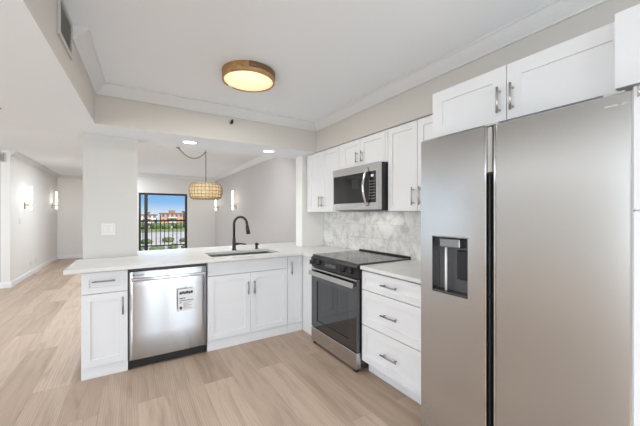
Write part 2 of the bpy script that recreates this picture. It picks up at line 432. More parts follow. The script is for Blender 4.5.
# sliding balcony door in the far wall
def framebm(ax, a0, a1, z0, z1, p0, p1, wdt, mull=(), mw=.05):
    """frame in the plane of axis ax ('x' runs along x)"""
    bm = bmesh.new(); Q = (lambda u, p, z: (u, p, z)) if ax == 'x' else (lambda u, p, z: (p, u, z))
    box(bm, Q(a0, p0, z0), Q(a0 + wdt, p1, z1)); box(bm, Q(a1 - wdt, p0, z0), Q(a1, p1, z1))
    box(bm, Q(a0 + wdt, p0, z1 - wdt), Q(a1 - wdt, p1, z1)); box(bm, Q(a0 + wdt, p0, z0), Q(a1 - wdt, p1, z0 + wdt))
    for mm in mull: box(bm, Q(mm - mw / 2, p0, z0 + wdt), Q(mm + mw / 2, p1, z1 - wdt))
    return bm
wd = struct('window_1', framebm('x', WX0 + .002, WX1 - .002, .002, WZ - .002, YF + .03, YF + .10, .055, (-1.945,), .085), M['blackmetal'])
obj('pane', boxbm((WX0 + .06, YF + .062, .06), (WX1 - .06, YF + .067, WZ - .06)), M['glass'], wd)
wd = struct('window_2', framebm('x', -2.318, -.622, .202, 2.098, -5.09, -5.03, .05, (-1.67,), .17), M['trim'])
obj('pane', boxbm((-2.27, -5.063, .25), (-.67, -5.058, 2.05)), M['glass'], wd)
wd = struct('added_window_left', framebm('y', -4.798, -1.802, .202, 2.098, -7.09, -7.03, .06, (-3.8, -2.8), .07), M['trim'])  # unseen window, added to bring fill light in from the left
obj('pane', boxbm((-7.063, -4.74, .26), (-7.058, -1.86, 2.04)), M['glass'], wd)
wd = struct('added_window_hall', framebm('y', 1.702, 4.098, .202, 2.098, -7.09, -7.03, .06, (2.9,), .07), M['trim'])  # second unseen window, added for the hall fill light
obj('pane', boxbm((-7.063, 1.76, .26), (-7.058, 4.04, 2.04)), M['glass'], wd)
# marble backsplash
struct('wall_backsplash', boxbm((-.0105, -1.838, .915), (-.0005, .467, 1.3765)), M['marble'])

# ------------------------------------------------------------------ cabinets
def fmap(face, pos):
    """door plane -> world: u along the front, n out of the front, z up"""
    if face == 'y': return lambda u, n, z: (u, pos - n, z)
    return lambda u, n, z: (pos - n, u, z)
def shaker(face, pos, u0, u1, z0, z1, st=.058, t=.02, rec=.009, bevel=.0045):
    """one shaker panel: frame, chamfer, recessed field; its front lies at pos"""
    f = fmap(face, pos + t * (1 if face == 'y' else 1)); bm = bmesh.new()
    def ring(a, n): return [bm.verts.new(f(u, n, z)) for u, z in ((u0 + a, z0 + a), (u1 - a, z0 + a), (u1 - a, z1 - a), (u0 + a, z1 - a))]
    R = [ring(0, 0), ring(0, t - .0015), ring(.0015, t), ring(st, t), ring(st + bevel * .3, t - rec), ]
    for A, B in zip(R, R[1:]):
        for k in range(4): bm.faces.new((A[k], A[(k + 1) % 4], B[(k + 1) % 4], B[k]))
    bm.faces.new(R[-1]); bm.faces.new(list(reversed(R[0])))
    return bm
def slabfront(face, pos, u0, u1, z0, z1, t=.02):
    f = fmap(face, pos + t); a, b = f(u0, 0, z0), f(u1, t, z1); return boxbm(a, b, .0015)
def pull(face, pos, cu, cz, ln, vert, r=.006, stand=.032):
    f = fmap(face, pos); bm = bmesh.new(); h = ln / 2
    e = (lambda s, n: f(cu, n, cz + s)) if vert else (lambda s, n: f(cu + s, n, cz))
    tube(bm, [e(-h, stand), e(h, stand)], r, 12)
    for s in (-h * .72, h * .72): tube(bm, [e(s, -.0003), e(s, stand)], r * .8, 10)
    return bm
def carcass(a, b, face, th=.018):
    """open box: sides, bottom, back; a, b corners"""
    lo = [min(a[i], b[i]) for i in range(3)]; hi = [max(a[i], b[i]) for i in range(3)]; bm = bmesh.new()
    if face == 'y':
        box(bm, lo, (lo[0] + th, hi[1], hi[2])); box(bm, (hi[0] - th, lo[1], lo[2]), hi)
        box(bm, (lo[0] + th, lo[1], lo[2]), (hi[0] - th, hi[1], lo[2] + th)); box(bm, (lo[0] + th, hi[1] - th, lo[2] + th), (hi[0] - th, hi[1], hi[2]))
    else:
        box(bm, lo, (hi[0], lo[1] + th, hi[2])); box(bm, (lo[0], hi[1] - th, lo[2]), hi)
        box(bm, (lo[0], lo[1] + th, lo[2]), (hi[0], hi[1] - th, lo[2] + th)); box(bm, (hi[0] - th, lo[1] + th, lo[2] + th), (hi[0], hi[1] - th, hi[2]))
    return bm
def topped(bm, a, b): box(bm, a, b); return bm
ZC0, ZC1 = .884, .914                       # worktop slab
DN = M['darknickel']; NK = M['nickel']; W = M['cab']
G = 'white base cabinets'
# -- peninsula, front at y = 0
t = thing('base_cabinet', 'narrow white base cabinet at the free left end of the peninsula, drawer over door', 'cabinet', (-2.475, .3, 0), G)
obj('carcass', carcass((-2.634, .021, .097), (-2.316, .60, .882), 'y'), W, t)
obj('plinth', boxbm((-2.634, .012, .001), (-2.316, .03, .0965)), W, t)
d = obj('drawer', shaker('y', 0, -2.632, -2.3175, .697, .872, .05), W, t)
obj('handle', pull('y', 0, -2.482, .798, .155, False), DN, d, 'pewter bar handle')
d = obj('door', shaker('y', 0, -2.632, -2.3175, .098, .692), W, t)
obj('handle', pull('y', 0, -2.351, .578, .15, True), DN, d, 'pewter bar handle')
t = thing('sink_base_cabinet', 'wide white two-door base cabinet under the black faucet and sink', 'cabinet', (-1.23, .3, 0), G)
obj('carcass', carcass((-1.660, .021, .097), (-.799, .60, .882), 'y'), W, t)
obj('plinth', boxbm((-1.660, .012, .001), (-.799, .03, .0965)), W, t)
obj('false_drawer_front', shaker('y', 0, -1.658, -.80, .742, .872, .0015, .02, .0002), W, t)
for a, b_, h in ((-1.658, -1.2305, -1.256), (-1.2275, -.80, -1.19)):
    d = obj('door', shaker('y', 0, a, b_, .103, .737), W, t)
    obj('handle', pull('y', 0, h, .585, .135, True), DN, d, 'pewter bar handle')
t = thing('corner_base_cabinet', 'slim white full-height-door base cabinet in the corner left of the range', 'cabinet', (-.69, .3, 0), G)
obj('carcass', carcass((-.796, .021, .097), (-.60, .60, .882), 'y'), W, t)
obj('plinth', boxbm((-.796, .012, .001), (-.60, .03, .0965)), W, t)
obj('filler_panel', boxbm((-.600, -.3, .107), (-.582, .02, .882)), W, t)
obj('filler_plinth', boxbm((-.597, -.3, .001), (-.582, .011, .1065)), W, t)
d = obj('door', shaker('y', 0, -.795, -.606, .106, .872, .05), W, t)
obj('handle', pull('y', 0, -.752, .745, .15, True), DN, d, 'pewter bar handle')
# -- drawer base right of the range, front at x = -.63
t = thing('drawer_base_cabinet', 'white three-drawer base cabinet between the range and the refrigerator', 'cabinet', (-.3, -1.46, 0), G)
obj('carcass', carcass((-.609, -1.84, .107), (-.012, -1.094, .882), 'x'), W, t)
obj('plinth', boxbm((-.552, -1.84, .001), (-.535, -1.094, .106)), W, t)
for z0, z1, st in ((.718, .872, .045), (.421, .712, .058), (.112, .415, .058)):
    d = obj('drawer', shaker('x', -.63, -1.838, -1.096, z0, z1, st), W, t)
    obj('handle', pull('x', -.63, -1.43, {.718: .800, .421: .567, .112: .263}[z0], .16, False), DN, d, 'pewter bar handle')
# -- wall cabinets, front at x = BX
G = 'white wall cabinets'
ZU0, ZU1 = 1.377, 2.126
def wallcab(name, label, y0, y1, z0, doors, x=BX, z1=ZU1, stile=.055, fill=()):
    t = thing(name, label, 'cabinet', (x / 2, (y0 + y1) / 2, z0), G)
    bm = bmesh.new()
    box(bm, (x + .021, y0, z0), (-.012, y1, z1)); obj('carcass', bm, W, t)
    for a, b_ in fill: obj('filler_strip', boxbm((x + .003, a, z0), (x + .0205, b_, z1)), W, t)
    for a, b_, hy, hz, hl in doors:
        d = obj('door', shaker('x', x, a, b_, z0 + .002, z1 - .003, stile), W, t)
        if hl: obj('handle', pull('x', x, hy, hz, hl, True), NK, d, 'satin nickel bar handle')
    return t
wallcab('wall_cabinet', 'white two-door wall cabinet in the far corner left of the microwave', -.306, .42, ZU0,
        [(-.304, .044, .012, 1.505, .13), (.048, .366, .08, 1.505, .13)], fill=[(.367, .42)])
wallcab('wall_cabinet', 'short white two-door wall cabinet directly above the microwave', -1.070, -.310, 1.835,
        [(-1.04, -.682, -.725, 1.935, .11), (-.678, -.370, -.645, 1.935, .11)], fill=[(-.369, -.310), (-1.070, -1.041)])
wallcab('wall_cabinet', 'white two-door wall cabinet between the microwave and the refrigerator', -1.76, -1.074, ZU0,
        [(-1.758, -1.412, -1.45, 1.50, .15), (-1.408, -1.076, -1.375, 1.50, .15)])
t = wallcab('wall_cabinet', 'deep white two-door cabinet over the refrigerator with long nickel pulls', -2.742, -1.812, 1.836,
        [(-2.740, -2.267, -2.297, 1.945, .135), (-2.263, -1.814, -2.233, 1.945, .135)], x=-.645, stile=.07)
obj('filler_panel', boxbm((-.70, -3.35, 1.836), (-.6455, -2.689, ZU1)), W, t)
t = thing('pantry_cabinet', 'tall white pantry cabinet at the right edge beside the refrigerator', 'cabinet', (-.4, -3.05, 0))
obj('carcass', boxbm((-.774, -3.35, .1), (-.012, -2.7592, 1.80)), W, t)
obj('plinth', boxbm((-.74, -3.35, .001), (-.72, -2.762, .0995)), W, t)
for z0, z1 in ((.112, 1.361), (1.367, 1.798)):
    d = obj('door', shaker('x', -.795, -3.348, -2.7592, z0, z1), W, t)
    obj('handle', pull('x', -.795, -3.30, 1.2 if z0 < 1 else 1.48, .15, True), NK, d, 'satin nickel bar handle')
bm = bmesh.new(); box(bm, (-.812, -2.83, 1.772), (-.796, -2.772, 1.79), .003); tube(bm, [(-.806, -2.778, 1.755), (-.806, -2.778, 1.795)], .007, 10)
obj('hinge', bm, M['chrome'], t)

# ------------------------------------------------------------------ worktops, sink, faucet
xs = [-2.735, -2.236, -1.60, -.84, -.645, -.359, -.004]; ys = [-.312, -.06, .095, .465, .5, .605, .647, 1.1]
def top_on(x, y):
    if y < -.06: return x > -.645
    if -1.60 < x < -.84 and .095 < y < .5: return False
    if x < -2.236 and y > .605: return False
    if x > -.359 and .465 < y < .647: return False
    return True
bm = bmesh.new(); cells(bm, xs, ys, top_on, ZC0, ZC1)
tag(obj('countertop', bm, M['quartz']), 'white quartz worktop running along the peninsula, with the sink cut-out', 'countertop')
tag(obj('countertop', boxbm((-.648, -1.84, ZC0), (-.012, -1.092, ZC1), .002), M['quartz']), 'short white quartz worktop over the three drawers, right of the range', 'countertop')
t = thing('kitchen_sink', 'undermounted stainless steel sink set into the peninsula worktop', 'sink', (-1.22, .3, .68))
bm = bmesh.new()
sx0, sx1, sy0, sy1, zt, zb = -1.612, -.828, .083, .512, .8835, .66
def rr(x0, x1, y0, y1, r, z, n=5):
    out = []
    for cx_, cy_, a in ((x1 - r, y1 - r, 0), (x0 + r, y1 - r, PI / 2), (x0 + r, y0 + r, PI), (x1 - r, y0 + r, 1.5 * PI)):
        for k in range(n + 1): out.append((cx_ + r * math.cos(a + PI / 2 * k / n), cy_ + r * math.sin(a + PI / 2 * k / n), z))
    return out
loops = [rr(sx0 - .018, sx1 + .018, sy0 - .02, sy1 + .02, .03, zt), rr(sx0, sx1, sy0, sy1, .03, zt), rr(sx0 + .004, sx1 - .004, sy0 + .004, sy1 - .004, .03, zb + .02), rr(sx0 + .03, sx1 - .03, sy0 + .03, sy1 - .03, .03, zb)]
VL = [[bm.verts.new(p) for p in l] for l in loops]
for A, B in zip(VL, VL[1:]):
    for k in range(len(A)): bm.faces.new((A[k], A[(k + 1) % len(A)], B[(k + 1) % len(A)], B[k]))
bm.faces.new(VL[-1])
so = obj('basin', bm, M['sinksteel'], t); sm = so.modifiers.new('thick', 'SOLIDIFY'); sm.thickness = .0015; sm.offset = 0
bm = bmesh.new(); lathe(bm, [(0, .004), (.04, .004), (.045, .0015), (.045, .001)], (-1.22, .3, zb), 24); obj('drain', bm, M['chrome'], t)
# faucet
t = thing('faucet', 'matte black gooseneck pull-down faucet behind the sink', 'faucet', (-1.237, .57, ZC1))
fx, fy = -1.237, .57
bm = bmesh.new(); lathe(bm, [(0, .0005), (.027, .0005), (.027, .012), (.022, .02), (.021, .10), (.018, .14), (.0165, .155), (0, .155)], (fx, fy, ZC1), 20); obj('body', bm, M['blackmetal'], t)
bm = bmesh.new(); dx, dy = .70, -.714; R_ = .085; top = ZC1 + .318
pts = [(fx, fy, ZC1 + .15), (fx, fy, top)]
for k in range(1, 13):
    a = PI * k / 12 * .98; h = R_ * (1 - math.cos(a)); pts.append((fx + dx * h, fy + dy * h, top + R_ * math.sin(a)))
pe = pts[-1]; pts.append((pe[0] + dx * .004, pe[1] + dy * .004, pe[2] - .03)); tube(bm, pts, .0150, 14); obj('spout', bm, M['blackmetal'], t)
bm = bmesh.new(); pe = pts[-1]; tube(bm, [(pe[0], pe[1], pe[2] + .001), (pe[0] + .003, pe[1] - .003, pe[2] - .03), (pe[0] + .012, pe[1] - .012, pe[2] - .095)], [.018, .021, .025], 14); obj('spray_head', bm, M['blackmetal'], t)
bm = bmesh.new(); tube(bm, [(fx + .015, fy - .005, ZC1 + .075), (fx + .05, fy - .012, ZC1 + .075)], .016, 12); tube(bm, [(fx + .05, fy - .012, ZC1 + .075), (fx + .075, fy - .02, ZC1 + .078), (fx + .135, fy - .045, ZC1 + .068)], [.012, .009, .007], 10); obj('lever', bm, M['blackmetal'], t)
t = thing('soap_dispenser', 'small black soap dispenser pump right of the faucet', 'soap dispenser', (-.955, .565, ZC1))
bm = bmesh.new(); lathe(bm, [(0, .0005), (.021, .0005), (.021, .008), (.016, .012), (.016, .045), (0, .045)], (-.955, .565, ZC1), 18); obj('collar', bm, M['blackmetal'], t)
bm = bmesh.new(); lathe(bm, [(0, .0455), (.019, .0455), (.019, .072), (.015, .076), (0, .076)], (-.955, .565, ZC1), 18); tube(bm, [(-.955, .565, ZC1 + .063), (-.945, .515, ZC1 + .06)], .007, 8); obj('pump_head', bm, M['blackmetal'], t)

# ------------------------------------------------------------------ dishwasher
t = thing('dishwasher', 'stainless dishwasher with a black kick plate, left of the sink cabinet', 'dishwasher', (-1.989, .3, 0))
obj('tub', boxbm((-2.310, .03, .078), (-1.668, .60, .872)), M['darkgrey'], t)
bm = bmesh.new()                               # door gently bowed outwards
n = 14; x0, x1 = -2.306, -1.672; prof = [(z, .0) for z in (.105, .125, .30, .50, .70, .84, .853)]
rows = []
for j, z in enumerate((.080, .085, .3, .5, .7, .845, .852)):
    off = .004 if j in (0, 6) else 0
    rows.append([bm.verts.new((x0 + (x1 - x0) * i / n, 0 + off - .006 * (1 - (2 * i / n - 1) ** 2), z)) for i in range(n + 1)])
for A, B in zip(rows, rows[1:]):
    for i in range(n): f = bm.faces.new((A[i], A[i + 1], B[i + 1], B[i])); f.smooth = True
be = [[bm.verts.new((x, .028, z)) for x in (x0, x1)] for z in (.080, .852)]
per = rows[0][:] + [r[-1] for r in rows[1:]] + rows[-1][-2::-1] + [r[0] for r in rows[-2:0:-1]]
bc = [be[0][0], be[0][1], be[1][1], be[1][0]]
bm.faces.new([be[0][0]] + rows[0][::1] + [be[0][1]]); bm.faces.new([be[1][0]] + rows[-1] + [be[1][1]])
bm.faces.new([be[0][0]] + [r[0] for r in rows] + [be[1][0]]); bm.faces.new([be[0][1]] + [r[-1] for r in rows] + [be[1][1]]); bm.faces.new(bc)
door = obj('door', bm, M['steel_v'], t, 'brushed stainless door')
obj('control_strip', boxbm((x0, -.001, .8535), (x1, .028, .874)), M['black'], t, 'black control strip')
bm = bmesh.new()
pts = [(x0 + .015, -.006, .782)] + [(x0 + .02 + (x1 - x0 - .04) * k / 12, -.034 - .014 * math.sin(PI * k / 12), .782) for k in range(13)] + [(x1 - .015, -.006, .782)]
for A, B in zip(pts, pts[1:]): pass
secs = []
for p in pts: secs.append([bm.verts.new((p[0], p[1] + dy_, p[2] + dz_)) for dy_, dz_ in ((-.008, -.013), (-.010, 0), (-.008, .013), (.008, .013), (.008, -.013))])
for A, B in zip(secs, secs[1:]):
    for k in range(5): bm.faces.new((A[k], A[(k + 1) % 5], B[(k + 1) % 5], B[k]))
bm.faces.new(secs[0]); bm.faces.new(secs[-1])
obj('handle', bm, M['steel_v'], door, 'curved bar handle')
bm = bmesh.new()                               # maker's badge: unreadable raised lettering
for k in range(9):
    a = -2.285 + k * .0135; box(bm, (a, -.0035, .812), (a + .0105, .0, .824 if k else .828))
obj('badge', bm, M['greyink'], door, 'small dark maker badge')
obj('kick_plate', boxbm((-2.309, .012, .012), (-1.669, .028, .075)), M['black'], t, 'black kick plate')
# hanging tag
t = thing('hanging_tag', 'white printed paper tag hanging from the dishwasher handle', 'tag', (-1.86, -.06, .455))
card = obj('card', boxbm((-1.930, -.0605, .462), (-1.788, -.0595, .662), 0), M['label'], t)
bm = bmesh.new(); tube(bm, [(-1.858, -.06, .6625), (-1.858, -.0605, .80)], .0012, 6); obj('string', bm, M['greyink'], t)
bm = bmesh.new()
def ln(x, z, wd_, h): box(bm, (x, -.0612, z), (x + wd_, -.0606, z + h))
for k, wd_ in enumerate((.02, .018, .014, .022, .016, .018)): ln(-1.918 + sum((.02, .018, .014, .022, .016, .018)[:k]) + .0012 * k, .613 + (.004 if k % 2 else 0), wd_ - .001, .024)
ln(-1.918, .573, .03, .009); ln(-1.883, .573, .012, .009); ln(-1.918, .553, .118, .006)
ln(-1.918, .535, .022, .006); ln(-1.916, .477, .02, .026)
obj('print', bm, M['ink'], card)
bm = bmesh.new()
for k in range(7): ln(-1.885, .535 - k * .009, .07 - .02 * (k % 3), .003)
obj('small_print', bm, M['greyink'], card)

# ------------------------------------------------------------------ range
RY0, RY1, RX = -.327, -1.083, -.675
t = thing('range', 'stainless slide-in electric range with a black glass cooktop below the microwave', 'oven', (-.35, -.705, 0))
obj('body', boxbm((-.625, RY1, .045), (-.03, RY0, .905)), M['darkgrey'], t)
bm = bmesh.new(); box(bm, (-.655, RY1 - .004, .9155), (-.031, RY0 + .004, .929), .003)
ck = obj('cooktop', bm, M['cooktop'], t, 'black ceramic glass cooktop')
for cx_, cy_, r in ((-.50, -.50, .10), (-.50, -.91, .085), (-.21, -.50, .075), (-.21, -.91, .095)):
    bm = bmesh.new(); lathe(bm, [(r, .0), (r, .0004), (r - .002, .0004), (r - .002, 0)], (cx_, cy_, .9292), 36)
    obj('burner_ring', bm, M['burner'], ck)
obj('rear_trim', boxbm((-.0285, RY1, .90), (-.0115, RY0, .944), .002), M['black'], t)
# sloped control panel
bm = bmesh.new()
pp = [(-.627, .915), (-.66, .914), (RX - .006, .895), (RX + .004, .800), (-.627, .800)]
A = [bm.verts.new((x, RY1, z)) for x, z in pp]; B = [bm.verts.new((x, RY0, z)) for x, z in pp]
for k in range(5): bm.faces.new((A[k], A[(k + 1) % 5], B[(k + 1) % 5], B[k]))
bm.faces.new(A); bm.faces.new(B[::-1])
cp = obj('control_panel', bm, M['black'], t, 'black control panel with four knobs')
kx = RX - .0015
for ky in (-.374, -.475, -.905, -1.0):
    bm = bmesh.new(); lathe(bm, [(0, -.001), (.027, -.001), (.027, -.012), (.023, -.016), (.021, -.034), (.018, -.037), (0, -.037)], (kx, ky, .855), 22, 'x')
    kn = obj('knob', bm, M['black'], cp)
    obj('grip', boxbm((kx - .046, ky - .006, .832), (kx - .0375, ky + .006, .878), .002), M['blackmetal'], kn)
bm = bmesh.new(); box(bm, (RX - .0035, -.78, .834), (RX - .0015, -.60, .874)); obj('display', bm, M['blackglass'], cp)
bm = bmesh.new()
for k in range(5): box(bm, (RX - .0045, -.605 - k * .034 - .018, .848 + (.008 if k == 2 else 0)), (RX - .0036, -.605 - k * .034, .853 + (.016 if k == 2 else 0)))
obj('display_marks', bm, M['greyink'], cp)
# oven door: black glass field with a darker inner window
bm = bmesh.new(); cells(bm, [RY1 + .002, RY1 + .11, RY0 - .11, RY0 - .002], [.176, .255, .665, .792], lambda y, z: not (RY1 + .11 < y < RY0 - .11 and .255 < z < .665), RX, -.628, lambda y, z, x: (x, y, z))
od = obj('oven_door', bm, M['blackglass'], t, 'black glass oven door')
obj('window', boxbm((RX + .006, RY1 + .111, .256), (RX + .012, RY0 - .111, .664)), M['ovenglass'], od)
bm = bmesh.new()
box(bm, (RX - .046, RY1 + .014, .722), (RX - .030, RY0 - .014, .768), .003)
for y in (RY1 + .04, RY0 - .04): box(bm, (RX - .03, y - .012, .73), (RX - .0005, y + .012, .76))
obj('handle', bm, M['steel_r'], od, 'wide flat stainless bar handle')
obj('door_trim', boxbm((RX - .003, RY1 + .003, .775), (RX - .0005, RY0 - .003, .792)), M['steel_r'], od)
obj('drawer', boxbm((RX - .004, RY1 + .002, .030), (-.628, RY0 - .002, .168), .003), M['steel_r'], t, 'stainless storage drawer')
for x in (-.65, -.08):
    for y in (RY1 + .04, RY0 - .04):
        bm = bmesh.new(); lathe(bm, [(0, 0.0005), (.022, .0005), (.022, .012), (.012, .016), (.012, .0295), (0, .0295)] if x < -.5 else [(0, .0005), (.022, .0005), (.022, .012), (.012, .016), (.012, .044), (0, .044)], (x, y, 0), 14); obj('foot', bm, M['black'], t)

# ------------------------------------------------------------------ microwave
MY0, MY1, MX, MZ0, MZ1 = -.330, -1.058, -.40, 1.390, 1.829
t = thing('microwave', 'stainless over-the-range microwave with a bowed handle under the short wall cabinet', 'microwave', (-.2, -.7, MZ0))
obj('body', boxbm((MX + .035, MY1, MZ0 + .012), (-.012, MY0, MZ1)), M['darkgrey'], t, 'dark grey case')
obj('underside_grille', boxbm((MX + .02, MY1 + .02, MZ0), (-.05, MY0 - .02, MZ0 + .0115)), M['black'], t)
area('cooktop_fill', (-.2, -.7, MZ0 - .004), (0, 0, 0), .12, .5, .6, (1.0, .95, .88))  # added fill under the microwave, brightens the backsplash
gz0, gz1, gy0, gy1, cy0 = 1.46, 1.752, -.345, -1.020, -.868
bm = bmesh.new(); cells(bm, [MY1, gy1, cy0, gy0, MY0], [MZ0 + .004, gz0, gz1, MZ1 - .002], lambda y, z: not (gz0 < z < gz1 and gy1 < y < gy0), MX, MX + .034, lambda y, z, x: (x, y, z))
fr_ = obj('door', bm, M['steel_r'], t, 'stainless front frame')
obj('window', boxbm((MX + .004, cy0, gz0 + .0005), (MX + .010, gy0 - .0005, gz1 - .0005)), M['mwglass'], fr_, 'black glass window')
cpn = obj('control_panel', boxbm((MX + .002, gy1 + .0005, gz0 + .0005), (MX + .010, cy0 - .003, gz1 - .0005)), M['mwglass'], t, 'black keypad')
bm = bmesh.new(); box(bm, (MX + .0010, -.985, 1.70), (MX + .0018, -.95, 1.722)); obj('display', bm, M['display'], cpn)
bm = bmesh.new()
for r in range(7):
    for c_ in range(3): box(bm, (MX + .0012, -.925 - c_ * .030 - .014, 1.655 - r * .027), (MX + .0018, -.925 - c_ * .030, 1.663 - r * .027))
obj('keypad_marks', bm, M['greyink'], cpn)
bm = bmesh.new(); box(bm, (MX + .0031, -.78, 1.60), (MX + .0038, -.66, 1.70)); obj('vent_mesh', bm, M['black'], fr_)
pts = [(MX - .001, -.905, 1.785)] + [(MX - .012 - .045 * math.sin(PI * k / 10), -.905, 1.78 - .34 * k / 10) for k in range(11)] + [(MX - .001, -.905, 1.435)]
bm = bmesh.new(); tube(bm, pts, .0125, 12); obj('handle', bm, M['chrome'], fr_, 'bowed polished handle')

# ------------------------------------------------------------------ refrigerator
FX, FY0, FY1, FZ = -.80, -1.852, -2.757, 1.787
t = thing('refrigerator', 'large side-by-side stainless steel refrigerator with an ice and water dispenser', 'refrigerator', (-.4, -2.3, 0))
obj('body', boxbm((-.715, FY1 + .004, .03), (-.05, FY0 - .004, 1.765)), M['steel_dark'], t, 'grey cabinet body')
bm = bmesh.new(); box(bm, (-.70, FY1 + .03, .001), (-.08, FY0 - .03, .0295)); obj('base', bm, M['black'], t)
bm = bmesh.new()
ay, by = -1.932, -2.15; az, bz = .907, 1.222
cells(bm, [-2.236, by, ay, FY0], [.05, az, bz, FZ], lambda y, z: not (by < y < ay and az < z < bz), FX, -.72, lambda y, z, x: (x, y, z))
ld = obj('freezer_door', bm, M['steel_x'], t, 'narrow stainless freezer door')
rd = obj('fridge_door', boxbm((FX, FY1, .05), (-.72, -2.291, FZ), .006, 2), M['steel_x'], t, 'wide stainless fridge door')
for nm, p, y0, y1 in (('edge_trim', ld, -2.2455, -2.2365), ('edge_trim', rd, -2.2905, -2.2825)):
    obj(nm, boxbm((FX + .002, y0, .05), (-.725, y1, FZ)), M['chrome'], p, 'bright edge trim')
obj('edge_glint', boxbm((FX + .004, FY1 - .0013, .05), (-.73, FY1 - .0002, FZ - .002)), M['whitegloss'], rd, 'door edge with its chrome glint painted white')  # bright reflection on the chrome door edge, put in as white colour
obj('center_recess', boxbm((FX + .03, -2.282, .05), (-.722, -2.246, FZ - .004)), M['black'], t, 'black grip recess between the doors')
bm = bmesh.new()
box(bm, (FX + .012, -2.268, 1.56), (FX + .0295, -2.247, FZ - .006)); obj('mullion', bm, M['grille'], t)
for nm, z0, z1 in (('grip', .95, 1.55), ('grip', .055, .94)):
    obj(nm, boxbm((FX + .006, -2.262, z0), (FX + .0295, -2.256, z1), .002), M['blackmetal'], t)
# dispenser
dp = obj('dispenser', boxbm((-.735, by + .001, az + .001), (-.7205, ay - .001, bz - .001)), M['niche'], ld, 'dark dispenser niche')
obj('dispenser_tray', boxbm((FX + .004, by + .002, az + .001), (-.736, ay - .002, az + .012)), M['blackglass'], ld)
bm = bmesh.new(); box(bm, (FX + .008, -2.10, 1.165), (-.736, -1.975, bz - .006), .006, 2); obj('dispenser_spout', bm, M['darknickel'], ld)
bm = bmesh.new(); tube(bm, [(-.765, -1.998, .92), (-.765, -1.998, 1.164)], .007, 10); obj('water_tube', bm, M['whitegloss'], ld)
obj('ice_paddle', boxbm((-.752, -2.135, .99), (-.738, -2.055, 1.15), .004), M['black'], ld)
bm = bmesh.new(); box(bm, (FX - .0001, by - .004, bz), (FX - .0012, ay + .004, bz + .006)); obj('dispenser_trim', bm, M['greyink'], ld)
for y in (FY0 - .04, -2.266, FY1 + .05):
    obj('hinge_cover', boxbm((-.79, y - .03, FZ + .0005), (-.66, y + .03, FZ + .010), .002), M['grille'], t)
bm = bmesh.new()
for k in range(8):
    if k == 5: continue
    a = -2.685 - k * .0075; box(bm, (FX - .0008, a - .0055, 1.742), (FX - .0001, a, 1.749))
obj('badge', bm, M['grille'], rd, 'faint small maker lettering')

# ------------------------------------------------------------------ lights
t = thing('flush_ceiling_light', 'round wood-rimmed flush ceiling light glowing warm yellow', 'ceiling light', (-1.49, -.71, ZK))
lx, ly = -1.49, -.72
bm = bmesh.new(); lathe(bm, [(.196, -.0005), (.206, -.0005), (.206, -.072), (.192, -.072), (.192, -.064), (.196, -.062)], (lx, ly, ZK), 60, 'z', True, PI * .72, PI * 1.62 + PI)
obj('rim', bm, M['oakrim'], t, 'light wood rim')
bm = bmesh.new(); lathe(bm, [(.206, -.0007), (.2105, -.0007), (.2105, -.042), (.206, -.042)], (lx, ly, ZK), 40, 'z', True, PI * 1.40, PI * 2.02)
obj('rim_overlay', bm, M['walnutrim'], t, 'darker wood overlay')
bm = bmesh.new(); lathe(bm, [(0, -.066), (.1915, -.066), (.1915, -.060), (0, -.060)], (lx, ly, ZK), 60); obj('diffuser', bm, M['lampglow'], t, 'glowing diffuser')
def pointl(name, parent_loc, power, col, r=.1, spot=None, rot=None):
    l = bpy.data.lights.new(name, 'SPOT' if spot else 'POINT'); l.energy = power; l.color = col; l.shadow_soft_size = r
    if spot: l.spot_size = spot; l.spot_blend = .6
    o = bpy.data.objects.new(name, l); COL.objects.link(o); o.location = parent_loc
    return o
al = area('flush_light_glow', (lx, ly, ZK - .08), (0, 0, 0), .34, .34, 8, (1.0, .95, .86))
def can(x, y, label):
    t = thing('recessed_light', label, 'ceiling light', (x, y, ZS), 'recessed downlights in the soffit')
    bm = bmesh.new(); lathe(bm, [(.068, -.0005), (.085, -.0005), (.082, -.006), (.068, -.008)], (x, y, ZS), 32); obj('trim_ring', bm, M['whitegloss'], t)
    bm = bmesh.new(); lathe(bm, [(0, -.005), (.0675, -.005), (.0675, -.0008), (0, -.0008)], (x, y, ZS), 32); obj('lens', bm, M['canglow'], t)
    pointl('recessed_light_beam', (x, y, ZS - .03), 4, (1.0, .96, .90), .06, math.radians(130))
can(-1.753, .45, 'round recessed downlight in the soffit above the pendant cord, left of the pair')
can(-.847, .43, 'round recessed downlight in the soffit nearer to the corner wall cabinet')
def sconce(x, y, z0, side, label, pw=1.6):
    t = thing('wall_sconce', label, 'wall light', (x, y, z0), 'living room tube sconces')
    s_ = side
    obj('backplate', boxbm((x + s_ * .0005, y - .03, z0 + .02), (x + s_ * .012, y + .03, z0 + .16), .003), M['brass'], t, 'brass backplate')
    bm = bmesh.new(); tube(bm, [(x + s_ * .012, y, z0 + .10), (x + s_ * .075, y, z0 + .10)], .008, 8); obj('bracket', bm, M['brass'], t)
    bm = bmesh.new(); tube(bm, [(x + s_ * .098, y, z0), (x + s_ * .098, y, z0 + .49)], .026, 16); obj('tube', bm, M['tubeglow'], t, 'glowing white tube')
    bm = bmesh.new(); lathe(bm, [(.0285, .085), (.031, .085), (.031, .115), (.0285, .115)], (x + s_ * .098, y, z0), 16); obj('band', bm, M['brass'], t)
    pointl('sconce_glow', (x + s_ * .15, y, z0 + .25), pw, (1.0, .93, .82), .06)
sconce(XL, 5.50, 1.44, 1, 'lit tube sconce on the left living room wall, closer to the hall corner', 1.6)
sconce(XL, 8.0, 1.49, 1, 'lit tube sconce on the left living room wall, close to the far corner', 1.6)
sconce(0, 4.66, 1.46, -1, 'lit tube sconce on the right living room wall, the one clear of the rattan shade', 1.2)
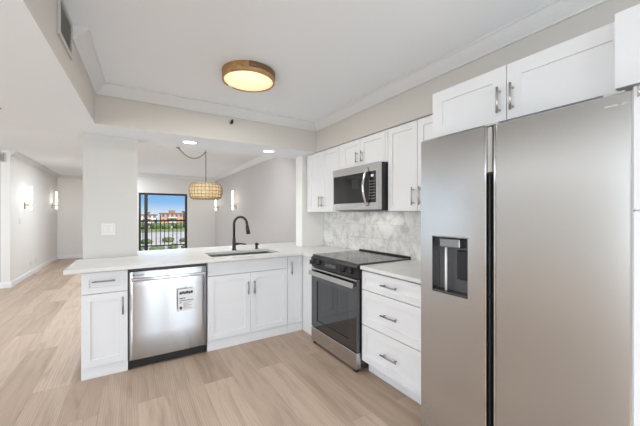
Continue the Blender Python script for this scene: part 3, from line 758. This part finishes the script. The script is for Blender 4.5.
sconce(0, 6.5, 1.46, -1, 'lit tube sconce just under and right of the rattan shade, by the window wall', .8)
# rattan pendant
PX, PY = -1.140, 2.715
t = thing('pendant_lamp', 'woven rattan drum pendant lamp on a swagged cord beyond the peninsula', 'pendant lamp', (PX, PY, 1.66))
bm = bmesh.new(); prof = []
for k in range(15):
    a = -PI / 2 + PI * k / 14
    rr_ = .19 + .095 * abs(math.cos(a)) ** .6; prof.append((rr_, 1.77 + .145 * math.sin(a)))
bm2 = bmesh.new(); lathe(bm2, prof, (PX, PY, 0), 48); so = obj('shade', bm2, M['rattan'], t, 'woven rattan shade', fix=True)
bm.free(); bm = bmesh.new()
for k in range(1, 14, 2):
    r, z = prof[k]; pts = [(PX + (r + .003) * math.cos(2 * PI * i / 40), PY + (r + .003) * math.sin(2 * PI * i / 40), z) for i in range(41)]
    tube(bm, pts, .0055, 6, False)
for i in range(28):
    a = 2 * PI * i / 28; tube(bm, [(PX + (r + .003) * math.cos(a), PY + (r + .003) * math.sin(a), z) for r, z in prof], .0042, 5, False)
obj('ribs', bm, M['cane'], t, 'darker cane ribs')
bm = bmesh.new(); lathe(bm, [(0, -.05), (.02, -.047), (.04, -.03), (.05, 0), (.04, .03), (.018, .055), (0, .06)], (PX, PY, 1.755), 18); obj('bulb', bm, M['bulbglow'], t)
bm = bmesh.new(); lathe(bm, [(0, 1.84), (.02, 1.84), (.02, 1.91), (.006, 1.93), (0, 1.93)], (PX, PY, 0), 14)
for a in range(3): tube(bm, [(PX, PY, 1.90), (PX + .19 * math.cos(a * 2.094), PY + .19 * math.sin(a * 2.094), 1.943)], .003, 6)
obj('socket', bm, M['cord'], t)
bm = bmesh.new()
pts = []
for k in range(15):
    u = k / 14; pts.append((PX - .46 * (1 - u), PY, ZL - .012 - .155 * math.sin(PI * u * .93) ** 1.0 - .02 * u * 0))
pts[-1] = (PX - .015, PY, ZL - .03); pts += [(PX, PY, ZL - .045), (PX, PY, ZL - .3), (PX, PY, 1.93)]
tube(bm, pts, .010, 8); obj('cord', bm, M['cord'], t, 'grey swagged cord')
bm = bmesh.new(); tube(bm, [(PX, PY, ZL - .001), (PX, PY, ZL - .02), (PX + .012, PY, ZL - .032), (PX, PY, ZL - .052)], .004, 8); lathe(bm, [(0, -.0005), (.012, -.0005), (.012, -.006), (0, -.006)], (PX, PY, ZL), 12)
obj('ceiling_hook', bm, M['cord'], t)
bm = bmesh.new(); lathe(bm, [(0, -.0005), (.03, -.0005), (.03, -.012), (0, -.014)], (PX - .46, PY, ZL), 14); obj('ceiling_rose', bm, M['cord'], t)
pointl('pendant_glow', (PX, PY, 1.71), 2.6, (1.0, .86, .64), .05)

# ------------------------------------------------------------------ small wall and ceiling fittings
def vent(name, label, o0, o1, face, pos, sgn, loc):
    t = thing(name, label, 'air vent', loc)
    f = (lambda u, n, z: (pos + sgn * n, u, z)) if face == 'x' else (lambda u, n, z: (u, pos + sgn * n, z))
    (u0, z0), (u1, z1) = o0, o1
    bm = bmesh.new(); fw = .022
    box(bm, f(u0, .0005, z0), f(u1, .010, z0 + fw)); box(bm, f(u0, .0005, z1 - fw), f(u1, .010, z1)); box(bm, f(u0, .0005, z0 + fw), f(u0 + fw, .010, z1 - fw)); box(bm, f(u1 - fw, .0005, z0 + fw), f(u1, .010, z1 - fw))
    obj('frame', bm, M['grille'], t)
    obj('backing', boxbm(f(u0 + fw, .0005, z0 + fw), f(u1 - fw, .002, z1 - fw)), M['grilledark'], t)
    k = 0; z = z0 + fw + .004
    while z < z1 - fw - .008:
        bm = bmesh.new()
        A = [bm.verts.new(f(u, n_, z + dz)) for u in (u0 + fw, u1 - fw) for n_, dz in ((.0025, .010), (.0035, .011), (.0095, .001), (.0085, 0))]
        for i in range(4): bm.faces.new((A[i], A[(i + 1) % 4], A[4 + (i + 1) % 4], A[4 + i]))
        bm.faces.new(A[:4]); bm.faces.new(A[4:]); obj('slat', bm, M['grille'], t); z += .0145
    return t
xv = TX - .038 * (FY + .93) + .001
va = vent('air_vent', 'grey slatted air vent high on the left face of the kitchen ceiling recess', (-1.085, 2.262), (-.785, 2.476), 'x', xv, 1, (xv, -.93, 2.37))
va.rotation_euler.z = -math.atan(.038)
vent('air_vent', 'dark return-air grille high on the hall wall by the left sconce wall', (-4.75, 2.30), (-4.24, 2.475), 'y', YH, -1, (-4.5, YH, 2.39))
t = thing('fire_sprinkler', 'small dark fire sprinkler on the soffit face above the downlights', 'sprinkler', (-1.382, FY, 2.338))
bm = bmesh.new(); lathe(bm, [(0, -.0005), (.022, -.0005), (.018, -.006), (.0, -.006)], (-1.382, FY, 2.338), 18, 'y'); obj('escutcheon', bm, M['nickel'], t)
bm = bmesh.new(); tube(bm, [(-1.382, FY - .006, 2.338), (-1.382, FY - .04, 2.338)], .008, 8); lathe(bm, [(0, -.046), (.016, -.046), (.016, -.042), (0, -.042)], (-1.382, FY, 2.338), 12, 'y'); box(bm, (-1.390, FY - .07, 2.346), (-1.374, FY - .041, 2.352)); box(bm, (-1.394, FY - .045, 2.318), (-1.372, FY - .01, 2.33)); obj('head', bm, M['blackmetal'], t)
t = thing('fire_sprinkler', 'dark sprinkler head under the low ceiling at the left edge', 'sprinkler', (-3.135, .07, ZS))
bm = bmesh.new(); lathe(bm, [(0, -.0005), (.03, -.0005), (.02, -.008), (.009, -.01), (.009, -.03), (.02, -.031), (.02, -.034), (0, -.034)], (-3.135, .07, ZS), 16); obj('head', bm, M['darknickel'], t)
# plates
def plate(name, label, cat, f, cu, cz, wd_, h, toggles, group=None, loc=None):
    t = thing(name, label, cat, f(cu, 0, cz), group)
    a, b_ = f(cu - wd_ / 2, .0005, cz - h / 2), f(cu + wd_ / 2, .006, cz + h / 2); obj('plate', boxbm(a, b_, .002), M['plate'], t)
    for du, ww, hh in toggles:
        obj('rocker' if cat != 'outlet' else 'socket', boxbm(f(cu + du - ww / 2, .0062, cz - hh / 2), f(cu + du + ww / 2, .0095, cz + hh / 2), .001), M['plate'], t)
        obj('recess', boxbm(f(cu + du - ww / 2 - .002, .0061, cz - hh / 2 - .002), f(cu + du + ww / 2 + .002, .0068, cz + hh / 2 + .002)), M['plate_shadow'], t)
    return t
fcol = lambda u, n, z: (u, .61 - n, z); fbs = lambda u, n, z: (-.0105 - n, u, z); flw = lambda u, n, z: (XL + n, u, z)
plate('light_switch', 'white double rocker switch plate on the column above the worktop', 'light switch', fcol, -2.485, 1.20, .115, .115, [(-.023, .033, .066), (.023, .033, .066)])
plate('wall_outlet', 'white outlet plate on the marble backsplash below the corner wall cabinet', 'outlet', fbs, .253, 1.11, .07, .115, [(0, .033, .066)])
plate('wall_outlet', 'white outlet plate on the marble backsplash next to the refrigerator', 'outlet', fbs, -1.20, 1.165, .07, .115, [(0, .033, .066)])
plate('light_switch', 'white switch plate on the left living room wall below the first sconce', 'light switch', flw, 5.21, 1.21, .08, .12, [(0, .033, .066)])
plate('wall_outlet', 'white floor-level outlet on the left living room wall, closer to the hall corner', 'outlet', flw, 5.93, .27, .07, .115, [(0, .033, .066)])
plate('wall_outlet', 'white floor-level outlet on the left living room wall, farther from the hall corner', 'outlet', flw, 6.37, .27, .07, .115, [(0, .033, .066)])

# ------------------------------------------------------------------ outside the balcony door
struct('floor_balcony', boxbm((-5, YF + .13, -.2), (3, 8.75 - .1, -.02)), M['balcony'])
t = thing('balcony_railing', 'black metal balcony railing with thin upright bars outside the sliding door', 'railing', (-1.3, 8.3, 0))
obj('top_rail', boxbm((-2.65, 8.27, 1.10), (2.6, 8.33, 1.15)), M['blackmetal'], t)
obj('bottom_rail', boxbm((-2.65, 8.285, .28), (2.6, 8.315, .315)), M['blackmetal'], t)
bar = None
for k in range(42):
    x = -2.62 + k * .126
    post = k % 12 == 6
    a, b_ = (x - .011, 8.289, .315), (x + .011, 8.311, 1.0995)
    if post:
        obj('post', boxbm((x - .02, 8.285, -.0195), (x + .02, 8.315, .2795)), M['blackmetal'], t)
        a = (x - .014, 8.288, .315); b_ = (x + .014, 8.312, 1.0995)
    obj('baluster', boxbm(a, b_), M['blackmetal'], t)
GZ = -9.0
struct('ground', boxbm((-200, 60, GZ - .5), (250, 190, GZ)), M['sand'])
struct('ground_lawn', boxbm((-300, 190.1, GZ - .5), (400, 420, GZ)), M['lawn'])
def building(x, y, wdt, h, dep, nx, nz, wallm, label):
    t = thing('apartment_building', label, 'building', (x, y, GZ), 'far apartment buildings')
    wl = obj('walls', boxbm((x - wdt / 2, y, GZ + .01), (x + wdt / 2, y + dep, GZ + h)), wallm, t)
    bm = bmesh.new(); box(bm, (x - wdt / 2 - .6, y - .6, GZ + h + .01), (x + wdt / 2 + .6, y + dep + .6, GZ + h + .7)); box(bm, (x - wdt * .12, y + 2, GZ + h + .7), (x + wdt * .15, y + 6, GZ + h + 2.6)); obj('roof', bm, M['roofm'], t)
    st = wdt / nx; fh = h / nz
    for j in range(nz):
        obj('balcony', boxbm((x - wdt * .2, y - 1.4, GZ + j * fh + .1), (x + wdt * .2, y - .01, GZ + j * fh + 1.2)), M['pale'], t)
        for i in range(nx):
            cx_ = x - wdt / 2 + (i + .5) * st
            obj('window', boxbm((cx_ - st * .28, y - .12, GZ + j * fh + 1.3), (cx_ + st * .28, y - .005, GZ + (j + 1) * fh - .5)), M['winblue'], t)
building(7.5, 262, 13, 9.6, 14, 4, 3, M['pale'], 'pale low apartment building far outside, left in the balcony door')
building(23.5, 250, 15, 10.6, 14, 5, 3, M['terra'], 'terracotta apartment building far outside, middle of the balcony door')
building(39.5, 258, 12, 12.0, 14, 4, 3, M['ochre'], 'ochre apartment building far outside beside the door frame')
def shrub(x, y, r, h, label):
    bm = bmesh.new(); bmesh.ops.create_icosphere(bm, subdivisions=3, radius=1)
    ph = [random.random() * 6 for _ in range(6)]
    for v_ in bm.verts:
        c_ = v_.co; q = 1 + .16 * math.sin(5 * c_.x + ph[0]) * math.sin(4 * c_.y + ph[1]) + .14 * math.sin(9 * c_.z + ph[2]) * math.cos(8 * c_.x + ph[3])
        v_.co = Vector((c_.x * r * q, c_.y * r * q, (c_.z * q * .5 + .42) * h))
        v_.co.z = max(v_.co.z, .0); v_.co += Vector((x, y, GZ + .005))
    tag(obj('shrub', bm, M['shrub']), label, 'shrub', 'shrubs below the balcony')
def ux(u, y):  # x on the sight line through the balcony door
    return -2.2833 + (y + 3.0682) * u
for i, (u, y, r, h) in enumerate(((.012, 96, 1.7, 1.6), (.062, 92, 1.9, 1.7), (.105, 97, 1.5, 1.5), (.145, 93, 1.8, 1.6), (.035, 118, 1.9, 1.8), (.09, 121, 2.0, 1.9), (.135, 119, 1.7, 1.6))):
    shrub(ux(u, y), y, r, h, 'rounded green shrub on the pale ground below the balcony')
for i, (u, y, r, h) in enumerate(((.025, 236, 3.6, 5), (.055, 238, 3.4, 4.5), (.085, 234, 3.4, 4.2), (.118, 237, 3.6, 4.6), (.147, 238, 3.6, 5), (-.01, 236, 3.6, 5.5))):
    shrub(ux(u, y), y, r, h, 'rounded green tree at the foot of the far apartment buildings')
